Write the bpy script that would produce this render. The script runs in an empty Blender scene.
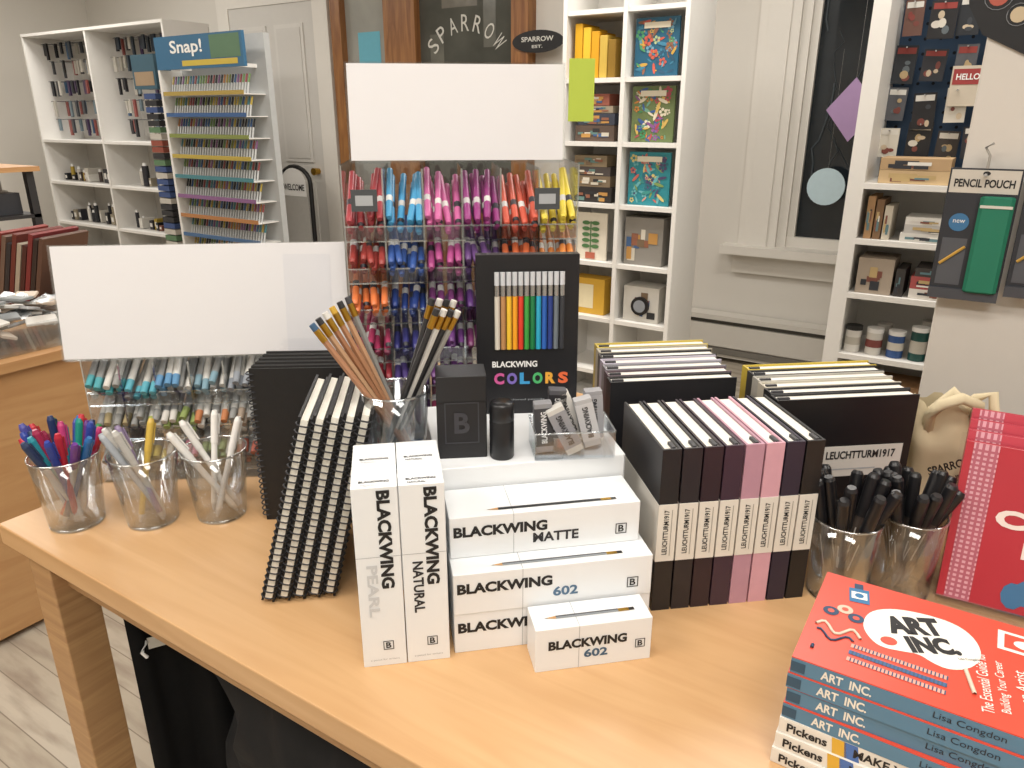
import bpy, math, random
from mathutils import Matrix, Vector, noise
random.seed(7)
scene=bpy.context.scene
rad=math.radians
# ------------------------------------------------------------ materials
def hx(h):
    h=h.lstrip('#'); c=[int(h[i:i+2],16)/255 for i in (0,2,4)]
    return tuple((x/12.92 if x<=.04045 else ((x+.055)/1.055)**2.4) for x in c)
_m={}
def P(col,rough=.5,metal=0.,var=.06,scale=30.,bump=0.,coat=0.):
    key=(col,rough,metal,var,scale,bump,coat)
    if key in _m: return _m[key]
    m=bpy.data.materials.new('surf_'+col.strip('#')); m.use_nodes=True
    n=m.node_tree.nodes; l=m.node_tree.links; b=n['Principled BSDF']
    c=hx(col)
    tc=n.new('ShaderNodeTexCoord'); nz=n.new('ShaderNodeTexNoise'); nz.inputs['Scale'].default_value=scale
    nz.inputs['Detail'].default_value=3
    l.new(tc.outputs['Object'],nz.inputs['Vector'])
    mx=n.new('ShaderNodeMix'); mx.data_type='RGBA'
    mx.inputs[6].default_value=tuple(max(0,x*(1-var)) for x in c)+(1,)
    mx.inputs[7].default_value=tuple(min(1,x*(1+var)) for x in c)+(1,)
    l.new(nz.outputs['Fac'],mx.inputs[0]); l.new(mx.outputs[2],b.inputs['Base Color'])
    b.inputs['Roughness'].default_value=rough; b.inputs['Metallic'].default_value=metal
    if coat: b.inputs['Coat Weight'].default_value=coat
    if bump:
        bp=n.new('ShaderNodeBump'); bp.inputs['Strength'].default_value=bump; bp.inputs['Distance'].default_value=.01
        l.new(nz.outputs['Fac'],bp.inputs['Height']); l.new(bp.outputs[0],b.inputs['Normal'])
    _m[key]=m; return m
def acrylic(name='clear_acrylic',tint=(.96,.97,.98),base=.05,edge=.5,rough=.06):
    if name in _m: return _m[name]
    m=bpy.data.materials.new(name); m.use_nodes=True
    n=m.node_tree.nodes; l=m.node_tree.links; n.remove(n['Principled BSDF']); out=n['Material Output']
    tr=n.new('ShaderNodeBsdfTransparent'); tr.inputs[0].default_value=tint+(1,)
    gl=n.new('ShaderNodeBsdfGlossy'); gl.inputs['Roughness'].default_value=rough; gl.inputs[0].default_value=(.9,.93,.95,1)
    lw=n.new('ShaderNodeLayerWeight'); lw.inputs[0].default_value=.35
    mr=n.new('ShaderNodeMapRange'); mr.inputs[3].default_value=base; mr.inputs[4].default_value=edge
    l.new(lw.outputs['Facing'],mr.inputs[0])
    mx=n.new('ShaderNodeMixShader'); l.new(mr.outputs[0],mx.inputs[0]); l.new(tr.outputs[0],mx.inputs[1]); l.new(gl.outputs[0],mx.inputs[2])
    l.new(mx.outputs[0],out.inputs[0]); _m[name]=m; return m
def wood(name,c1,c2,rough=.45,sc=(2,30,30),dist=1.5):
    if name in _m: return _m[name]
    m=bpy.data.materials.new(name); m.use_nodes=True
    n=m.node_tree.nodes; l=m.node_tree.links; b=n['Principled BSDF']
    tc=n.new('ShaderNodeTexCoord'); mp=n.new('ShaderNodeMapping'); mp.inputs['Scale'].default_value=sc
    nz=n.new('ShaderNodeTexNoise'); nz.inputs['Scale'].default_value=1; nz.inputs['Detail'].default_value=6; nz.inputs['Distortion'].default_value=dist
    l.new(tc.outputs['Object'],mp.inputs[0]); l.new(mp.outputs[0],nz.inputs[0])
    cr=n.new('ShaderNodeValToRGB'); cr.color_ramp.elements[0].position=.3; cr.color_ramp.elements[1].position=.7
    cr.color_ramp.elements[0].color=hx(c1)+(1,); cr.color_ramp.elements[1].color=hx(c2)+(1,)
    l.new(nz.outputs['Fac'],cr.inputs[0]); l.new(cr.outputs[0],b.inputs['Base Color'])
    b.inputs['Roughness'].default_value=rough; _m[name]=m; return m
def floor_mat():
    m=bpy.data.materials.new('painted_floor_boards'); m.use_nodes=True
    n=m.node_tree.nodes; l=m.node_tree.links; b=n['Principled BSDF']
    tc=n.new('ShaderNodeTexCoord'); br=n.new('ShaderNodeTexBrick')
    br.inputs['Scale'].default_value=1; br.inputs['Brick Width'].default_value=2.4; br.inputs['Row Height'].default_value=.075
    br.inputs['Mortar Size'].default_value=.0015; br.inputs['Color1'].default_value=hx('#bdb5a6')+(1,); br.inputs['Color2'].default_value=hx('#aea595')+(1,); br.inputs['Mortar'].default_value=hx('#81786b')+(1,)
    l.new(tc.outputs['Object'],br.inputs['Vector'])
    mp=n.new('ShaderNodeMapping'); mp.inputs['Scale'].default_value=(3,16,1); l.new(tc.outputs['Object'],mp.inputs[0])
    nz=n.new('ShaderNodeTexNoise'); nz.inputs['Scale'].default_value=1.5; nz.inputs['Detail'].default_value=8; l.new(mp.outputs[0],nz.inputs['Vector'])
    cr=n.new('ShaderNodeValToRGB'); cr.color_ramp.elements[0].position=.45; cr.color_ramp.elements[1].position=.72
    cr.color_ramp.elements[0].color=(0,0,0,1); cr.color_ramp.elements[1].color=(.8,.8,.8,1); l.new(nz.outputs['Fac'],cr.inputs[0])
    mx=n.new('ShaderNodeMix'); mx.data_type='RGBA'; mx.inputs[7].default_value=hx('#85776a')+(1,)
    l.new(cr.outputs[0],mx.inputs[0]); l.new(br.outputs['Color'],mx.inputs[6]); l.new(mx.outputs[2],b.inputs['Base Color'])
    b.inputs['Roughness'].default_value=.55
    return m
ACR=acrylic(); CUP=acrylic('cup_plastic',(.93,.94,.95),.07,.6)
WHITE=P('#f1f1ef',.45,var=.02); BOXW=P('#e9ecee',.4,var=.015); BLK=P('#141416',.45); INK=P('#1a1a1c',.6)
PAGE=P('#ece9de',.7,var=.08,scale=200); METAL=P('#b9bbbd',.25,1.); GOLD=P('#b8903c',.3,1.)
# ------------------------------------------------------------ mesh builder
def T(x,y,z): return Matrix.Translation((x,y,z))
def R(a,ax='Z'): return Matrix.Rotation(rad(a),4,ax)
RX90=R(90,'X')
def FR(x,y,z,rot=0): return T(x,y,z)@RX90@R(rot)          # text on a face whose normal is -y
def TOP(x,y,z,rot=0): return T(x,y,z)@R(rot)
_tc={}
def tmesh(s,off):
    k=(s,off)
    if k in _tc: return _tc[k]
    cu=bpy.data.curves.new('t','FONT'); cu.body=s; cu.offset=off; cu.resolution_u=3
    ob=bpy.data.objects.new('t',cu); scene.collection.objects.link(ob)
    bpy.context.view_layer.update()
    me=bpy.data.meshes.new_from_object(ob.evaluated_get(bpy.context.evaluated_depsgraph_get()))
    v=[tuple(p.co) for p in me.vertices]; f=[tuple(p.vertices) for p in me.polygons]
    bpy.data.objects.remove(ob); bpy.data.curves.remove(cu); bpy.data.meshes.remove(me)
    xs=[p[0] for p in v]; ys=[p[1] for p in v]
    cx=(min(xs)+max(xs))/2; cy=(min(ys)+max(ys))/2; W=max(xs)-min(xs); H=max(ys)-min(ys)
    v=[((p[0]-cx)/W,(p[1]-cy)/H) for p in v]
    _tc[k]=(v,f); return _tc[k]
class MB:
    def __init__(s): s.v=[];s.f=[];s.mi=[];s.sm=[];s.mats=[]; s.M=Matrix()
    def m(s,mat):
        if mat not in s.mats: s.mats.append(mat)
        return s.mats.index(mat)
    def add(s,vs,fs,mat,smooth=False,M=None):
        MM=s.M@M if M is not None else s.M
        o=len(s.v); s.v+=[MM@Vector(p) for p in vs]; k=s.m(mat)
        for f in fs: s.f.append(tuple(i+o for i in f)); s.mi.append(k); s.sm.append(smooth)
    def box(s,x0,x1,y0,y1,z0,z1,mat,M=None,b=0):
        if not b:
            vs=[(x,y,z) for z in (z0,z1) for y in (y0,y1) for x in (x0,x1)]
            s.add(vs,[(0,2,3,1),(4,5,7,6),(0,1,5,4),(2,6,7,3),(0,4,6,2),(1,3,7,5)],mat,False,M); return
        def ring(z,i): 
            c=b
            return [(x0+c+i,y0+i,z),(x1-c-i,y0+i,z),(x1-i,y0+c+i,z),(x1-i,y1-c-i,z),(x1-c-i,y1-i,z),(x0+c+i,y1-i,z),(x0+i,y1-c-i,z),(x0+i,y0+c+i,z)]
        vs=ring(z0,b*.5)+ring(z0+b*.5,0)+ring(z1-b*.5,0)+ring(z1,b*.5)
        fs=[tuple(reversed(range(8))),tuple(range(24,32))]
        for r in range(3):
            for i in range(8): fs.append((r*8+i,r*8+(i+1)%8,r*8+8+(i+1)%8,r*8+8+i))
        s.add(vs,fs,mat,False,M)
    def cyl(s,p0,p1,r0,r1,mat,n=10,caps=True,M=None,capmat=None):
        p0=Vector(p0);p1=Vector(p1);d=(p1-p0).normalized()
        u=d.orthogonal().normalized(); w=d.cross(u)
        A=[];B=[]
        for i in range(n):
            a=2*math.pi*i/n; k=u*math.cos(a)+w*math.sin(a); A.append(p0+k*r0); B.append(p1+k*r1)
        s.add(A+B,[(i,(i+1)%n,n+(i+1)%n,n+i) for i in range(n)],mat,n>6,M)
        if caps:
            s.add(A,[tuple(reversed(range(n)))],capmat or mat,False,M); s.add(B,[tuple(range(n))],capmat or mat,False,M)
    def lathe(s,prof,mat,n=28,M=None,c=(0,0,0)):
        vs=[];k=len(prof)
        for i in range(n):
            a=2*math.pi*i/n
            for r,z in prof: vs.append((c[0]+r*math.cos(a),c[1]+r*math.sin(a),c[2]+z))
        fs=[]
        for i in range(n):
            j=(i+1)%n
            for q in range(k-1): fs.append((i*k+q,j*k+q,j*k+q+1,i*k+q+1))
        s.add(vs,fs,mat,True,M)
    def tube(s,pts,r,mat,n=6,M=None,closed=False):
        pts=[Vector(p) for p in pts]; k=len(pts); vs=[];fs=[]
        for i,p in enumerate(pts):
            a=pts[(i-1)%k] if (closed or i>0) else p; b=pts[(i+1)%k] if (closed or i<k-1) else p
            d=(b-a).normalized(); up=Vector((0,0,1)) if abs(d.z)<.9 else Vector((1,0,0))
            u=d.cross(up).normalized(); w=d.cross(u)
            for j in range(n):
                t=2*math.pi*j/n; vs.append(p+(u*math.cos(t)+w*math.sin(t))*r)
        for i in range(k if closed else k-1):
            for j in range(n):
                i2=(i+1)%k; fs.append((i*n+j,i*n+(j+1)%n,i2*n+(j+1)%n,i2*n+j))
        s.add(vs,fs,mat,True,M)
    def poly(s,pts,mat,M=None): s.add([(p[0],p[1],p[2] if len(p)>2 else 0) for p in pts],[tuple(range(len(pts)))],mat,False,M)
    def disc(s,x,y,rx,ry,mat,M=None,n=24,z=0): s.poly([(x+rx*math.cos(2*math.pi*i/n),y+ry*math.sin(2*math.pi*i/n),z) for i in range(n)],mat,M)
    def rect(s,x0,x1,y0,y1,mat,M=None,z=0): s.poly([(x0,y0,z),(x1,y0,z),(x1,y1,z),(x0,y1,z)],mat,M)
    def text(s,t,w,h,M,mat,off=.02,cx=0,cy=0):
        v,f=tmesh(t,off); s.add([(p[0]*w+cx,p[1]*h+cy,0) for p in v],f,mat,False,M)
    def done(s,name,M=None,bevel=0):
        me=bpy.data.meshes.new(name); me.from_pydata([tuple(p) for p in s.v],[],s.f)
        for m in s.mats: me.materials.append(m)
        me.polygons.foreach_set('material_index',s.mi); me.polygons.foreach_set('use_smooth',s.sm); me.update()
        ob=bpy.data.objects.new(name,me); scene.collection.objects.link(ob)
        if M is not None: ob.matrix_world=M
        if bevel:
            b=ob.modifiers.new('bevel','BEVEL'); b.width=bevel; b.segments=2; b.limit_method='ANGLE'
        return ob
TZ=.90
# goods on the table are set at an angle to the room: display frame is turned 33 deg
def D(x,y,z=TZ,a=0): return R(33)@T(x,y,z)@R(a)
# ------------------------------------------------------------ room
WALL=P('#d8d4cc',.8,var=.02,scale=3); TRIM=P('#e0dcd4',.5,var=.02)
def simple(name,x0,x1,y0,y1,z0,z1,mat,bevel=0):
    b=MB(); cx,cy,cz=(x0+x1)/2,(y0+y1)/2,(z0+z1)/2
    b.box(x0-cx,x1-cx,y0-cy,y1-cy,z0-cz,z1-cz,mat); return b.done(name,T(cx,cy,cz),bevel)
XL,XR,YF,YB,H=-8.,2.8,-2.4,4.6,3.
simple('floor',XL-.1,XR+.1,YF-.1,YB+.1,-.1,0,floor_mat())
simple('ceiling',XL-.1,XR+.1,YF-.1,YB+.1,H,H+.1,P('#e9e7e2',.9,var=.02))
simple('wall_left',XL-.1,XL,YF,YB,0,H,WALL); simple('wall_right',XR,XR+.1,YF,YB,0,H,WALL)
simple('wall_front',XL,XR,YF-.1,YF,0,H,WALL)
b=MB()
b.box(XL,-1.12,YB,YB+.12,0,H,WALL); b.box(-.2,XR,YB,YB+.12,0,H,WALL); b.box(-1.12,-.2,YB,YB+.12,0,.73,WALL); b.box(-1.12,-.2,YB,YB+.12,2.35,H,WALL)
b.done('wall_back')
b=MB()
b.box(-1.34,-1.12,YB-.03,YB,.73,2.35,TRIM); b.box(-1.29,-1.17,YB-.04,YB-.03,.73,2.35,TRIM)
b.box(-.2,.02,YB-.03,YB,.73,2.35,TRIM); b.box(-1.36,.04,YB-.035,YB,2.35,2.5,TRIM)
b.box(-1.42,.1,YB-.12,YB,.68,.73,TRIM); b.box(-1.36,.04,YB-.03,YB,.56,.68,TRIM)
b.box(-1.12,-1.07,YB,YB+.08,.73,2.35,TRIM); b.box(-.25,-.2,YB,YB+.08,.73,2.35,TRIM)
b.box(-1.07,-.25,YB+.02,YB+.08,.73,.79,TRIM); b.box(-1.07,-1.03,YB+.03,YB+.07,.79,2.29,TRIM); b.box(-.29,-.25,YB+.03,YB+.07,.79,2.29,TRIM)
b.box(-1.07,-.25,YB+.02,YB+.08,2.29,2.35,TRIM)
NG=P('#20262b',.05,var=.7,scale=3)
b.box(-1.03,-.29,YB+.06,YB+.07,.79,2.29,NG)
br=P('#434b50',.7)  # branch-like grey streaks drawn on the pane as its painted reflections
for i in range(20):
    x=random.uniform(-1.0,-.35); z=random.uniform(.85,2.1); pts=[(x,YB+.056,z)]
    for k in range(6):
        x+=random.uniform(-.05,.05); z+=random.uniform(.04,.11); pts.append((min(max(x,-1.01),-.31),YB+.056,min(z,2.27)))
    b.tube(pts,random.choice([.002,.003,.006]),br,4)
b.done('window_1')
b=MB(); b.cyl((0,0,0),(0,.01,0),.10,.10,P('#c3dae3',.3),28); b.tube([(0,.005,.10),(0,.005,.7)],.001,METAL,4); b.done('round_window_ornament',T(-.875,YB-.06,1.09))
b=MB(); b.add([(0,0,-.16),(.13,0,0),(0,0,.16),(-.13,0,0),(0,.01,-.16),(.13,.01,0),(0,.01,.16),(-.13,.01,0)],[(0,1,2,3),(7,6,5,4),(0,4,5,1),(1,5,6,2),(2,6,7,3),(3,7,4,0)],P('#b091bd',.5))
b.tube([(0,.005,.16),(0,.005,.6)],.001,METAL,4); b.done('paper_diamond_ornament',T(-.79,YB-.09,1.49))
b=MB(); HM=P('#d4d0c8',.4,var=.02)
b.box(-3.1,.3,4.5,4.597,.03,.27,HM); b.box(-3.1,.3,4.47,4.59,.27,.30,HM); b.box(-3.1,.3,4.485,4.5,.10,.24,HM); b.box(-3.1,.3,4.49,4.5,.245,.262,P('#4a4843',.6)); b.box(-3.1,.3,4.49,4.5,.05,.09,P('#77736c',.6))
b.done('baseboard_heater')
simple('baseboard_back',-8,-5.95,4.57,4.6,0,.18,TRIM); simple('baseboard_left',-8,-7.97,-2.4,4.5,0,.18,TRIM)
b=MB(); DW=P('#cdcac4',.5,var=.02)
b.box(-5.78,-4.78,4.54,4.598,.01,2.3,DW); b.box(-5.92,-5.78,4.53,4.598,0,2.45,TRIM); b.box(-4.78,-4.62,4.53,4.598,0,2.45,TRIM); b.box(-5.78,-4.78,4.53,4.598,2.3,2.45,TRIM)
for x0 in (-5.66,-5.23):
    for z0,z1 in ((.2,.95),(1.1,2.15)):
        b.box(x0,x0+.33,4.53,4.54,z0,z1,P('#d4d1cb',.5,var=.02)); b.box(x0+.03,x0+.3,4.525,4.53,z0+.03,z1-.03,DW)
b.cyl((-4.86,4.54,1.03),(-4.86,4.48,1.03),.025,.03,GOLD,16); b.done('door_1')
WD=wood('stained_wood','#7a4d2b','#a47343',.4,(20,20,2))
b=MB(); GL=P('#53544e',.07,var=.5,scale=4)
for x0,x1 in ((-4.56,-4.46),(-4.03,-3.74),(-2.93,-2.80)): b.box(x0,x1,4.5,4.598,0,2.6,WD)
b.box(-4.46,-4.03,4.5,4.598,0,.8,WD); b.box(-3.74,-2.93,4.52,4.598,.02,.8,WD); b.box(-4.46,-2.93,4.5,4.598,2.45,2.6,WD)
b.box(-4.46,-4.03,4.56,4.57,.8,2.45,P('#a3a39c',.15,var=.3,scale=3)); b.box(-3.74,-2.93,4.56,4.57,.8,2.45,GL)
b.rect(-.11,.11,-.13,.13,P('#68b2c6',.6),FR(-4.23,4.558,1.92))
LT=P('#d0cfc7',.5); LW=P('#cfcfc8',.5)
for i,ch in enumerate('SPARROW'):
    a=(3-i)*17; r=.36
    b.text(ch,.065,.105,T(-3.34,4.555,1.70)@RX90@R(a)@T(0,r,0),LT,.0)
for (dx,dz,w_,h_,c) in [(-.25,.1,.12,.3,'#6a6a62'),(.05,-.05,.2,.22,'#403f3a'),(.2,.3,.1,.3,'#66665f'),(-.05,.45,.3,.08,'#6e6a60')]:  # flat toned patches painted on the door glass as blurred reflections
    b.rect(-3.34+dx-w_/2,-3.34+dx+w_/2,1.75+dz-h_/2,1.75+dz+h_/2,P(c,.2,var=.4,scale=9),T(0,4.559,0)@RX90)
b.cyl((-3.66,4.52,1.0),(-3.66,4.46,1.0),.02,.03,GOLD,14)
b.done('door_2')
b=MB(); b.cyl((0,0,0),(0,.012,0),.19,.19,BLK,28,M=Matrix.Diagonal((1,1,.35,1))); b.text('SPARROW',.24,.03,FR(0,-.001,.014),LW); b.text('EST.',.08,.018,FR(0,-.001,-.03),LW); b.done('oval_sign',T(-2.72,4.484,1.91))
# ------------------------------------------------------------ table and counter
BIRCH=wood('birch_ply','#c49a6c','#d2ab7d',.36,(2.5,30,30),.8); BIRCH2=wood('birch_ply_edge','#a67e56','#bf986a',.5,(3,3,60))
TX0,TX1,TY0,TY1=-1.145,.85,.395,1.34
b=MB(); b.box(TX0,TX1,TY0,TY1,.868,.9,BIRCH)
b.box(TX0+.02,TX1-.02,TY0+.04,TY0+.06,.80,.868,BIRCH2); b.box(TX0+.02,TX1-.02,TY1-.06,TY1-.04,.80,.868,BIRCH2)
for x in (TX0+.02,TX1-.08):
    b.box(x,x+.06,TY0+.02,TY0+.08,0,.868,BIRCH2); b.box(x,x+.06,TY1-.08,TY1-.02,0,.868,BIRCH2); b.box(x+.02,x+.04,TY0+.08,TY1-.08,.80,.868,BIRCH2)
    b.box(x+.015,x+.045,TY0+.08,TY1-.08,.08,.16,BIRCH2)
b.box(TX0+.08,TX1-.08,TY1-.05,TY1-.04,.05,.8,P('#3a332c',.7))
b.done('display_table',bevel=.002)
def blob(name,loc,sc,mat,seed,amp=.12,fr=2.2,sub=5):
    import bmesh
    bm=bmesh.new(); bmesh.ops.create_icosphere(bm,subdivisions=sub,radius=1)
    for v in bm.verts:
        p=v.co.copy(); m=(abs(p.x)**6+abs(p.y)**6+abs(p.z)**6)**(1/6)
        q=noise.noise(p*fr+Vector((seed,0,0)))+.5*noise.noise(p*fr*2.5+Vector((0,seed,0)))
        r=abs(noise.noise(Vector((p.x*fr*2.4,p.y*fr*2.4,p.z*.8))+Vector((seed,seed,0))))
        p=p*(1/m)*min(1,(1+amp*q-amp*1.0*r)*.97)
        v.co=Vector((p.x*sc[0],p.y*sc[1],p.z*sc[2]))
    lo=-sc[2]*.85
    for v in bm.verts:
        if v.co.z<lo: v.co.z=lo
    me=bpy.data.meshes.new(name); bm.to_mesh(me); bm.free(); me.materials.append(mat)
    for p in me.polygons: p.use_smooth=True
    ob=bpy.data.objects.new(name,me); ob.location=(loc[0],loc[1],loc[2]-lo); scene.collection.objects.link(ob); return ob
FAB=P('#0c0c0e',.85,var=.3,scale=15,bump=.3)
blob('black_coat',(-.645,.865,0),(.345,.37,.425),FAB,3.1); blob('black_fabric_bag',(.03,.865,0),(.31,.36,.41),FAB,8.4)
# garment hanging under the table end
b=MB(); ny,nz_=40,14
for off in (0,.006):
    vs=[];fs=[]
    for j in range(nz_):
        z=.02+.775*j/(nz_-1)
        for i in range(ny):
            y=.482+.74*i/(ny-1); f=1-.5*j/(nz_-1)
            vs.append((-1.03+off+f*(.014*math.sin(i*.9+j*.15)+.008*math.sin(i*2.1)),y,z))
    for j in range(nz_-1):
        for i in range(ny-1): fs.append((j*ny+i,j*ny+i+1,(j+1)*ny+i+1,(j+1)*ny+i))
    b.add(vs,fs,FAB,True)
b.done('black_hanging_garment')
b=MB(); b.box(-.014,.014,0,.002,-.008,.012,P('#c9c4ba',.6)); b.tube([(-.014,0,.008),(-.024,-.004,-.008),(-.018,-.002,-.020)],.003,WHITE,5); b.tube([(.014,0,.008),(.022,.0,.012),(.028,.002,.004)],.002,WHITE,5); b.done('garment_tag',T(-1.000,.515,.675)@R(60))
OAK=wood('oak_counter','#b5885a','#c49a6a',.45,(3,3,20))
b=MB(); b.box(-3.3,-2.23,-.9,1.62,.02,.795,OAK); b.box(-3.32,-2.21,-.92,1.64,.795,.825,OAK); b.box(-3.28,-2.26,-.88,1.6,0,.02,BIRCH2)
b.box(-2.23,-2.226,.2,.203,.03,.79,BIRCH2); b.done('store_counter',bevel=.003)
PB=acrylic('plastic_bag',(.95,.96,.97),.15,.4,.3)
b=MB()
b.box(-.15,.13,-.2,.2,-.020,-.017,ACR)
for q in ((-.15,-.147,-.2,.2),(.127,.13,-.2,.2),(-.147,.127,-.2,-.197),(-.147,.127,.197,.2)): b.box(q[0],q[1],q[2],q[3],-.017,.06,ACR)
for i in range(60):
    c=(random.uniform(-.09,.07),random.uniform(-.14,.14),random.uniform(.015,.11)); M=T(*c)@R(random.uniform(0,180))@R(random.uniform(-22,22),'X')
    w_=random.uniform(.03,.05)
    if i%3==0:
        g=5; vs=[];fs=[]
        for a in range(g):
            for e in range(g): vs.append(((a/(g-1)-.5)*.09,(e/(g-1)-.5)*.07,random.uniform(-.006,.006)))
        for a in range(g-1):
            for e in range(g-1): fs.append((a*g+e,(a+1)*g+e,(a+1)*g+e+1,a*g+e+1))
        b.add(vs,fs,PB,True,M)
    else: b.box(-w_,w_,-w_*.5,w_*.5,-.004,.004,P(['#d9d8d4','#bfc1c3','#e8e6e1','#8f9496','#c9b9a8'][i%5],.5),M,b=.002)
b.done('plastic_wrapped_goods',T(-2.38,1.02,.846))
b=MB(); x=0
for i,c in enumerate(['#5c2a22','#8a8078','#3c2a26','#8a3a34','#6f5a4e','#2e2c30','#6a3028','#a9a090','#4a2520','#7d3030','#332724','#5e4438']):
    hgt=random.uniform(.22,.28); b.box(0,.016,0,.2,0,hgt,P(c,.6),T(x,0,.0055)@R(18,'Y')); x+=.021
b.box(-.01,.35,-.0,.2,-.003,.0,BLK); b.box(.345,.35,0,.2,0,.12,BLK)
b.done('leaning_folders',T(-2.93,1.12,.829)@R(20))
b=MB(); DK=P('#2b2a2c',.5)
for x in (0,.62):
    for y in (0,.27): b.box(x,x+.03,y,y+.03,0,1.24,DK)
for z in (.3,.6,.85,1.05):
    b.box(0,.65,0,.30,z,z+.015,DK); 
    for i in range(12): b.box(.04+i*.048,.075+i*.048,.02,.25,z+.016,z+.016+random.uniform(.07,.13),P(random.choice(['#1e1e22','#33353b','#8c8c8c','#4b2a26','#a8a49c']),.5))
b.box(-.02,.67,-.05,.32,1.24,1.26,OAK); b.done('wire_supply_rack',T(-4.13,1.35,0))
# ------------------------------------------------------------ shelf units
SH=P('#e4e2dd',.5,var=.02)
def shelf_unit(d,h,cols,zs,back=None,t=.02):
    b=MB(); 
    for c in cols: b.box(c,c+t,0,d,0,h,SH)
    for a,c in zip(cols[:-1],cols[1:]):
        for z in zs: b.box(a+t,c,.004,d-.001,z-t,z,SH)
        b.box(a+t,c,.01,d-.001,.0,.08,SH)
    b.box(cols[0],cols[-1]+t,d,d+.01,0,h,back or SH); b.box(cols[0],cols[-1]+t,-.002,d+.01,h,h+t,SH)
    return b
b=shelf_unit(.3,2.25,[0,.295,.575],[.245,.52,.794,1.07,1.347,1.62,1.9]); b.done('white_bookshelf',T(-1.835,3.25,0))
def art_cover(b,x,z,w,h,y,bg,cols,n=70,seed=1):
    rr=random.Random(seed); b.box(x,x+w,y,y+.012,z,z+h,P(bg,.4))
    for i in range(n):
        cx=x+rr.uniform(.1,.9)*w; cz=z+rr.uniform(.07,.93)*h; r=rr.uniform(.03,.09)*w; M=T(cx,y-.0008-i*.00003,cz)@RX90@R(rr.uniform(0,180))
        c=P(rr.choice(cols),.5)
        if i%3==0:
            for k in range(5): b.disc(r*.8*math.cos(k*1.257),r*.8*math.sin(k*1.257),r*.45,r*.45,c,M,7)
        else: b.disc(0,0,r*1.6,r*.45,c,M,8)
    b.rect(x+.2*w,x+.8*w,z+h*.82,z+h*.92,P('#e6dfc9',.5),T(0,y-.004,0)@RX90)
b=MB()
PALS=[['#3f7f9c','#4f9a6a','#c25a4a','#c9a24a','#2d5570','#a9b88a','#6a9ab0','#8a5f4a'],['#8a5a8f','#3f8a5f','#c9803f','#b04a5a','#d0b060','#3f5f9a','#6fa08a','#d9d0b8'],['#3f8f8a','#6ab0b5','#c26a5f','#d6c27a','#2f6f80','#7f9a5a','#d09a8a','#4f4a70']]
for i,(z,bg) in enumerate([(1.62,'#28607c'),(1.347,'#6a7a4f'),(1.07,'#2f8a96')]): art_cover(b,-1.50,z+.001,.20,.235,3.30,bg,PALS[i],seed=i)
b.done('coloring_books')
b=MB()
for (x,z,w,h,c) in [(-1.50,.795,.19,.22,'#8a867f'),(-1.49,.521,.18,.17,'#c9c6be'),(-1.78,1.071,.2,.07,'#2a2523'),(-1.77,1.142,.18,.05,'#7b6b55'),(-1.78,1.193,.19,.04,'#4a4340'),(-1.78,1.234,.17,.05,'#8a7a60'),(-1.78,1.348,.2,.07,'#5a4a40'),(-1.77,1.42,.19,.05,'#3a3f4d'),(-1.79,1.472,.2,.03,'#a09480'),(-1.78,1.504,.17,.05,'#9a5a4a')]:
    b.box(x,x+w,3.29,3.42,z,z+h,P(c,.6)); rr=random.Random(int(z*999))
    for k in range(11):
        a=x+rr.uniform(.05,.7)*w; e=z+rr.uniform(.08,.6)*h; b.rect(a,a+rr.uniform(.1,.25)*w,e,e+rr.uniform(.12,.3)*h,P(rr.choice(['#c9c2b2','#8b5a44','#2a2a2c','#5f7f7a','#d6cfc0','#74604a','#3f5f8a','#b98a4a']),.6),T(0,3.2885-k*.0001,0)@RX90)
b.cyl((-1.40,3.29,.60),(-1.40,3.275,.60),.045,.045,BLK,20); b.cyl((-1.40,3.276,.60),(-1.40,3.272,.60),.03,.03,P('#8a8f95',.2),20)
b.done('boxed_stationery')
b=MB()
for i,c in enumerate(['#d9a51c','#e6b932','#d69c1a','#c7a84a','#8a6a20']): b.box(-1.79+i*.042,-1.752+i*.042,3.28,3.45,1.621,1.85-i*.018,P(c,.5),R(0),b=.003)
b.box(-1.78,-1.6,3.3,3.4,.521,.70,P('#d6a83a',.5)); b.rect(-1.76,-1.66,.55,.67,P('#e9ddb8',.5),T(0,3.299,0)@RX90); b.done('yellow_envelopes')
b=MB(); b.box(-1.77,-1.60,3.3,3.31,.795,1.02,P('#e3dccb',.6)); G=P('#4f7a4a',.6)
b.tube([(-1.685,3.297,.83),(-1.685,3.297,.98)],.003,G,5)
for i in range(5):
    for s in (-1,1): b.disc(-1.685+s*.025,.86+i*.028,.022,.01,G,T(0,3.297,0)@RX90,10)
b.box(-1.71,-1.66,3.295,3.3,.80,.83,P('#b4634e',.6)); b.done('plant_greeting_card')
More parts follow.
